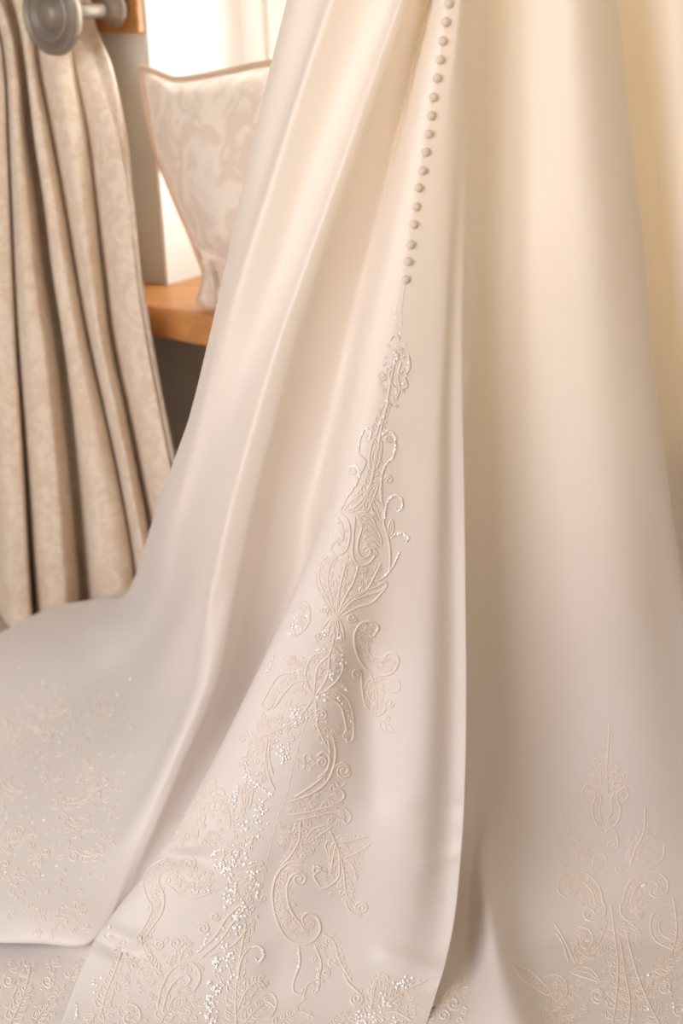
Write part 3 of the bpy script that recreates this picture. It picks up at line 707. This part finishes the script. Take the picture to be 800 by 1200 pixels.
# stems, hook and plumes at the foot
cords(A, [(284,1058),(266,1075),(252,1097),(232,1116)], [(288,1062),(272,1082),(258,1102),(234,1124)], [(290,1088),(272,1108),(246,1120)], r=1.5)
A.spiral(252,1074,6,0,1.5,1); A.spiral(238,1088,8,200,1.6,1); A.beads([(244,1095),(238,1108),(232,1116)], rnd, 3)
A.cord([(278,1152),(282,1126),(292,1111),(303,1109),(309,1118),(304,1128),(299,1122)], 1.5); A.beads([(296,1110),(304,1110),(309,1118),(304,1127)], rnd, 2.4)
A.plume([(277,1210),(276,1170),(278,1140),(284,1105),(288,1082)], 14, 9); A.plume([(278,1185),(288,1162),(303,1150),(312,1158)], 12, 6); A.plume([(282,1205),(296,1188),(312,1174),(322,1180)], 10, 5)
A.cord([(305,1168),(318,1164),(324,1176),(318,1190),(308,1196)], 1.4); A.cord([(312,1196),(330,1188),(346,1180),(358,1170)]); A.plume([(315,1206),(335,1194),(352,1186),(368,1192)], 9, 6)
for x_, y_, n_ in ((264,1018,10),(271,1030,14),(268,1052,18),(284,1064,16),(298,1042,10),(277,1085,16),(262,1100,8),(254,1132,18),(268,1118,12),(252,1160,20),(247,1176,18),(245,1195,16),(272,1150,6),(296,1025,8),(290,1010,10)):
    A.cloud(x_, y_, 4, 7, n_, rnd, 1.5)
A.curls([(262,1010),(315,1005),(312,1045),(295,1100),(270,1200),(235,1200),(250,1130),(262,1060)], 70, rnd, 2.4, 5)
# lower left: the shaded scroll, spirals and acanthus
A.band([(196,1004),(178,1014),(168,1030),(172,1052),(178,1064),(170,1084),(158,1102)], [(205,1012),(190,1022),(186,1034),(192,1050),(190,1068),(180,1084),(168,1100)], 1.3, True, rnd)
A.spiral(222,1013,9,180,1.7,1); A.spiral(222,1013,12,180,.9,1); A.cord([(198,1038),(212,1049),(232,1051),(250,1044)], 1.3); A.curls([(195,1020),(250,1020),(252,1045),(205,1045)], 30, rnd, 2.2, 4.8); A.beads([(226,1043),(236,1046),(246,1043)], rnd, 3.5)
A.spiral(206,1105,8,0,1.6,1); A.spiral(186,1107,7,180,1.6,-1); A.spiral(158,1131,5,0,1.2,1); A.spiral(174,1122,6,90,1.4,-1)
A.leaf(160,1140,190,1142,7,-3); A.plume([(186,1146),(176,1128),(168,1112),(164,1096)], 10, 5)
A.band([(184,1180),(190,1156),(200,1138),(215,1128),(230,1132),(234,1148),(224,1163),(206,1168),(196,1182)], [(190,1186),(197,1162),(207,1148),(217,1142),(223,1148),(216,1156),(204,1160)], 1.5, False)
A.plume([(210,1126),(216,1112),(226,1104)], 9, 4); A.plume([(188,1200),(196,1186),(214,1178),(236,1170)], 12, 6)
A.rosette(152,1192,16,5); A.spiral(152,1192,18,200,1.2,1); A.leaf(98,1192,112,1190,4,0); A.plume([(118,1190),(124,1165),(134,1140),(142,1116)], 11, 7); A.spiral(144,1104,6,0,1.4,1)
A.beads([(88,1176),(90,1186),(88,1194)], rnd, 2.6); A.cloud(112,1150,3,6,6,rnd); A.cloud(128,1095,4,4,6,rnd)
A.curls([(165,1020),(190,1010),(190,1060),(165,1100),(140,1110),(100,1200),(235,1200),(240,1120),(210,1095),(180,1090)], 95, rnd, 2.4, 5.2)
A.build('raised ivory corded lace with glittering sequins')

# --- the separate C scroll on the right of it
B = Lace()
B.band([(441,741),(443,734),(434,728),(422,731),(415,744),(417,764),(427,782),(444,791),(460,788),(467,776),(464,767),(456,765),(451,770),(455,775)],
       [(441,741),(436,746),(431,742)], 1.5, False)
B.cord([(431,748),(430,760),(436,770),(446,775),(452,771)], 1.2)
B.curls([(420,735),(436,732),(434,758),(446,774),(462,772),(460,784),(444,787),(428,776),(419,760)], 44, rnd, 2.2, 4.2)
B.spiral(417,790,6,20,1.6,-1, 1.4); B.cord([(423,786),(424,806),(428,826),(440,838),(450,834),(452,826)], 1.3); B.plume([(434,790),(440,806),(442,824),(440,838)], 11, 6)
B.spiral(456,824,6,0,1.5,1); B.leaf(430,800,440,832,6,3); B.cord([(452,800),(466,798),(468,808),(460,812)], .9)
B.curls([(428,795),(450,795),(456,826),(440,838),(428,825)], 26, rnd, 2, 4)
B.leaf(447,845,452,858,3,1,False); B.leaf(452,848,462,858,3,1,False); B.leaf(452,846,455,838,2,1,False)
B.build()

# --- foot of the centre panel
Cc = Lace()
Cc.spiral(417,1171,8,0,1.7,1,1.4,[(402,1140),(408,1152),(420,1163)]); Cc.cord([(436,1180),(436,1160),(442,1146),(452,1143),(455,1149)], 1.4); Cc.plume([(432,1198),(437,1170),(441,1150),(450,1141)], 10, 6)
Cc.plume([(448,1185),(462,1170),(480,1158),(500,1148)], 8, 6); Cc.cloud(472,1153,6,6,16,rnd); Cc.cloud(452,1176,7,8,16,rnd); Cc.cloud(428,1194,9,5,34,rnd,1.5); Cc.cloud(464,1198,5,3,10,rnd)
Cc.plume([(420,1200),(440,1190),(462,1186),(482,1196)], 10, 6); Cc.curls([(412,1165),(450,1150),(485,1165),(490,1200),(405,1200)], 34, rnd, 2.4, 5)
Cc.plume([(388,1210),(396,1196),(410,1186)], 9, 5)
Cc.build()
Cd = Lace()
Cd.spiral(532,1176,9,0,1.5,1); Cd.spiral(520,1190,8,90,1.5,-1); Cd.cord([(514,1165),(526,1160),(540,1152)]); Cd.leaf(516,1178,536,1150,5,2); Cd.curls([(508,1160),(545,1148),(545,1200),(500,1200)], 18, rnd, 2.4, 5)
Cd.build()['kind'] = 'stuff'

# --- right-hand motif on the side panel
R = Lace(); R.k = .00085
mx = lambda pts, c: [(2*c-x_, y_) for x_, y_ in pts]
R.plume([(712,930),(711,900),(713,870),(714,846)], 9, 8); R.spiral(699,892,6,0,1.4,1); R.spiral(724,912,6,180,1.4,-1); R.rosette(705,902,8,5)
R.band([(706,975),(697,962),(694,945),(698,930),(688,920),(682,930),(690,942)], [(706,965),(702,950),(704,935),(700,926)], 1.2, True, rnd)
R.band([(708,975),(722,965),(727,948),(722,932),(732,922),(736,932),(729,940)], [(710,962),(717,950),(716,936),(720,928)], 1.2, True, rnd)
R.curls([(700,875),(718,875),(735,915),(728,960),(708,975),(690,955),(685,920)], 48, rnd, 2.2, 4.4)
R.spiral(717,990,7,0,1.5,1,1.2,[(712,965),(722,975)])
R.plume([(686,1015),(680,995),(668,975),(656,950)], 9, 7); R.plume([(738,1015),(744,995),(754,975),(756,945)], 9, 7)
R.cord([(690,1010),(672,1016),(656,1012),(648,1000)], 1.2); R.cord([(740,1012),(760,1016),(776,1006),(778,990)], 1.2)
R.spiral(701,1014,6,180,1.5,1); R.spiral(726,1019,6,0,1.5,-1); R.cord([(694,1020),(696,1004),(706,1000),(712,1010)], 1.1)
R.curls([(655,980),(690,980),(694,1015),(660,1012)], 22, rnd, 2.2, 4.4); R.curls([(735,975),(770,975),(772,1012),(738,1012)], 22, rnd, 2.2, 4.4)
l1 = [(707,1062),(702,1040),(688,1024),(670,1021),(656,1030),(654,1044),(664,1052),(674,1048),(672,1040)]; l2 = [(698,1062),(694,1046),(684,1034),(672,1032),(665,1038),(668,1044)]
R.band(l1, l2, 1.4, True, rnd); R.band(mx(l1, 718), mx(l2, 718), 1.4, True, rnd)
l3 = [(708,1056),(709,1070),(700,1079),(688,1078),(684,1070),(692,1066),(698,1071)]
R.cord(l3, 1.4); R.cord(mx(l3, 718), 1.4); R.spiral(744,1064,6,0,1.4,1); R.curls([(662,1026),(695,1030),(704,1060),(690,1076),(676,1050)], 30, rnd, 2.2, 4.4); R.curls([(740,1030),(774,1026),(762,1050),(748,1076),(732,1060)], 30, rnd, 2.2, 4.4)
R.plume([(716,1210),(722,1170),(724,1130),(720,1095),(716,1060)], 12, 11); R.plume([(775,1205),(760,1176),(748,1146),(738,1112),(732,1080)], 10, 9); R.plume([(735,1205),(738,1175),(732,1140),(726,1100)], 9, 7)
R.spiral(731,1092,8,180,1.6,1); R.leaf(722,1085,750,1096,5,-4)
R.band([(650,1083),(658,1096),(666,1112),(674,1130)], [(638,1101),(651,1094),(660,1108),(666,1128)], 1.3, False); R.cord([(664,1096),(676,1086),(690,1090),(695,1102),(688,1112),(680,1107),(685,1100)], 1.4)
R.plume([(672,1132),(680,1120),(692,1116),(704,1100),(710,1082)], 9, 6); R.curls([(660,1095),(695,1090),(708,1078),(706,1115),(674,1130)], 30, rnd, 2.2, 4.6)
R.leaf(668,1138,704,1152,6,-5); R.leaf(690,1158,716,1148,5,3); R.spiral(700,1168,9,0,1.7,1); R.spiral(700,1168,11,200,.8,1)
R.band([(599,1129),(612,1133),(626,1142),(640,1156),(648,1168)], [(600,1131),(610,1146),(624,1156),(640,1166)], 1.3, True, rnd); R.cord([(636,1146),(650,1142),(662,1150),(664,1166),(654,1174),(646,1166),(652,1160)], 1.3)
R.plume([(638,1190),(650,1178),(666,1170),(680,1160)], 9, 6); R.plume([(636,1200),(656,1192),(676,1188)], 8, 5); R.curls([(636,1150),(682,1150),(690,1200),(636,1200)], 36, rnd, 2.4, 5)
R.band([(796,1058),(778,1062),(765,1072),(762,1090),(770,1104),(788,1112),(806,1108)], [(790,1068),(778,1074),(772,1084),(776,1096),(790,1102)], 1.3, True, rnd); R.plume([(786,1120),(792,1100),(792,1075),(788,1050)], 10, 6)
R.plume([(760,1140),(776,1134),(792,1122),(806,1116)], 10, 6); R.spiral(778,1158,10,180,1.6,1); R.spiral(796,1185,9,0,1.6,-1); R.curls([(755,1130),(806,1120),(806,1200),(770,1200)], 36, rnd, 2.4, 5)
R.curls([(705,1085),(745,1085),(765,1200),(705,1200)], 40, rnd, 2.4, 4.6)
for q in ((759,1141),(786,1161),(760,1182),(754,1038),(733,1042),(790,1178)): R.cloud(*q, 1, 1, 2, rnd)
R.build('tone on tone corded lace without much sequin sparkle')

# --- lace on the far part of the train, and on the layer underneath its edge
T = Lace()
for k in range(26):
    x_, y_ = rnd.uniform(-40, 175), rnd.uniform(775, 1090)
    if x_ > 170-(y_-800)*.28 or y_ < 860-(x_+40)*.3: continue
    a = rnd.uniform(0, 6.28); c_, s_ = math.cos(a), math.sin(a); l_ = rnd.uniform(18, 34)
    T.plume([(x_, y_), (x_+c_*l_*.5-s_*4, y_+s_*l_*.3+c_*4), (x_+c_*l_, y_+s_*l_*.6)], 8, 5)
    T.spiral(x_-c_*8, y_-s_*5, rnd.uniform(5, 8), math.degrees(a), 1.5, rnd.choice((1, -1)))
T.curls([(-40,840),(60,790),(165,830),(120,1060),(-40,1090)], 190, rnd, 2.4, 5)
T.curls([(40,1070),(100,1060),(104,1098),(20,1098)], 26, rnd, 2.4, 5)
for _ in range(70):
    x_, y_ = rnd.uniform(-10, 165), rnd.uniform(735, 1090)
    if x_ < 170-(y_-800)*.25 and y_ > 745-(x_*.2): T.sequin(x_, y_, rnd, rnd.choice((1.0, 1.2, 1.6)))
T.build('pale lace scattered over the far spread of the train')
U = Lace()
U.plume([(10,1205),(22,1180),(30,1160),(36,1132)], 12, 7); U.cord([(14,1170),(22,1156),(36,1148)], 1.6); U.spiral(56,1150,8,0,1.5,1); U.plume([(80,1150),(88,1136),(98,1124)], 9, 5)
U.plume([(40,1200),(52,1184),(66,1172)], 9, 5); U.spiral(10,1150,8,0,1.5,1); U.curls([(0,1125),(98,1120),(70,1180),(60,1200),(0,1200)], 46, rnd, 2.4, 5)
U.build()['kind'] = 'stuff'
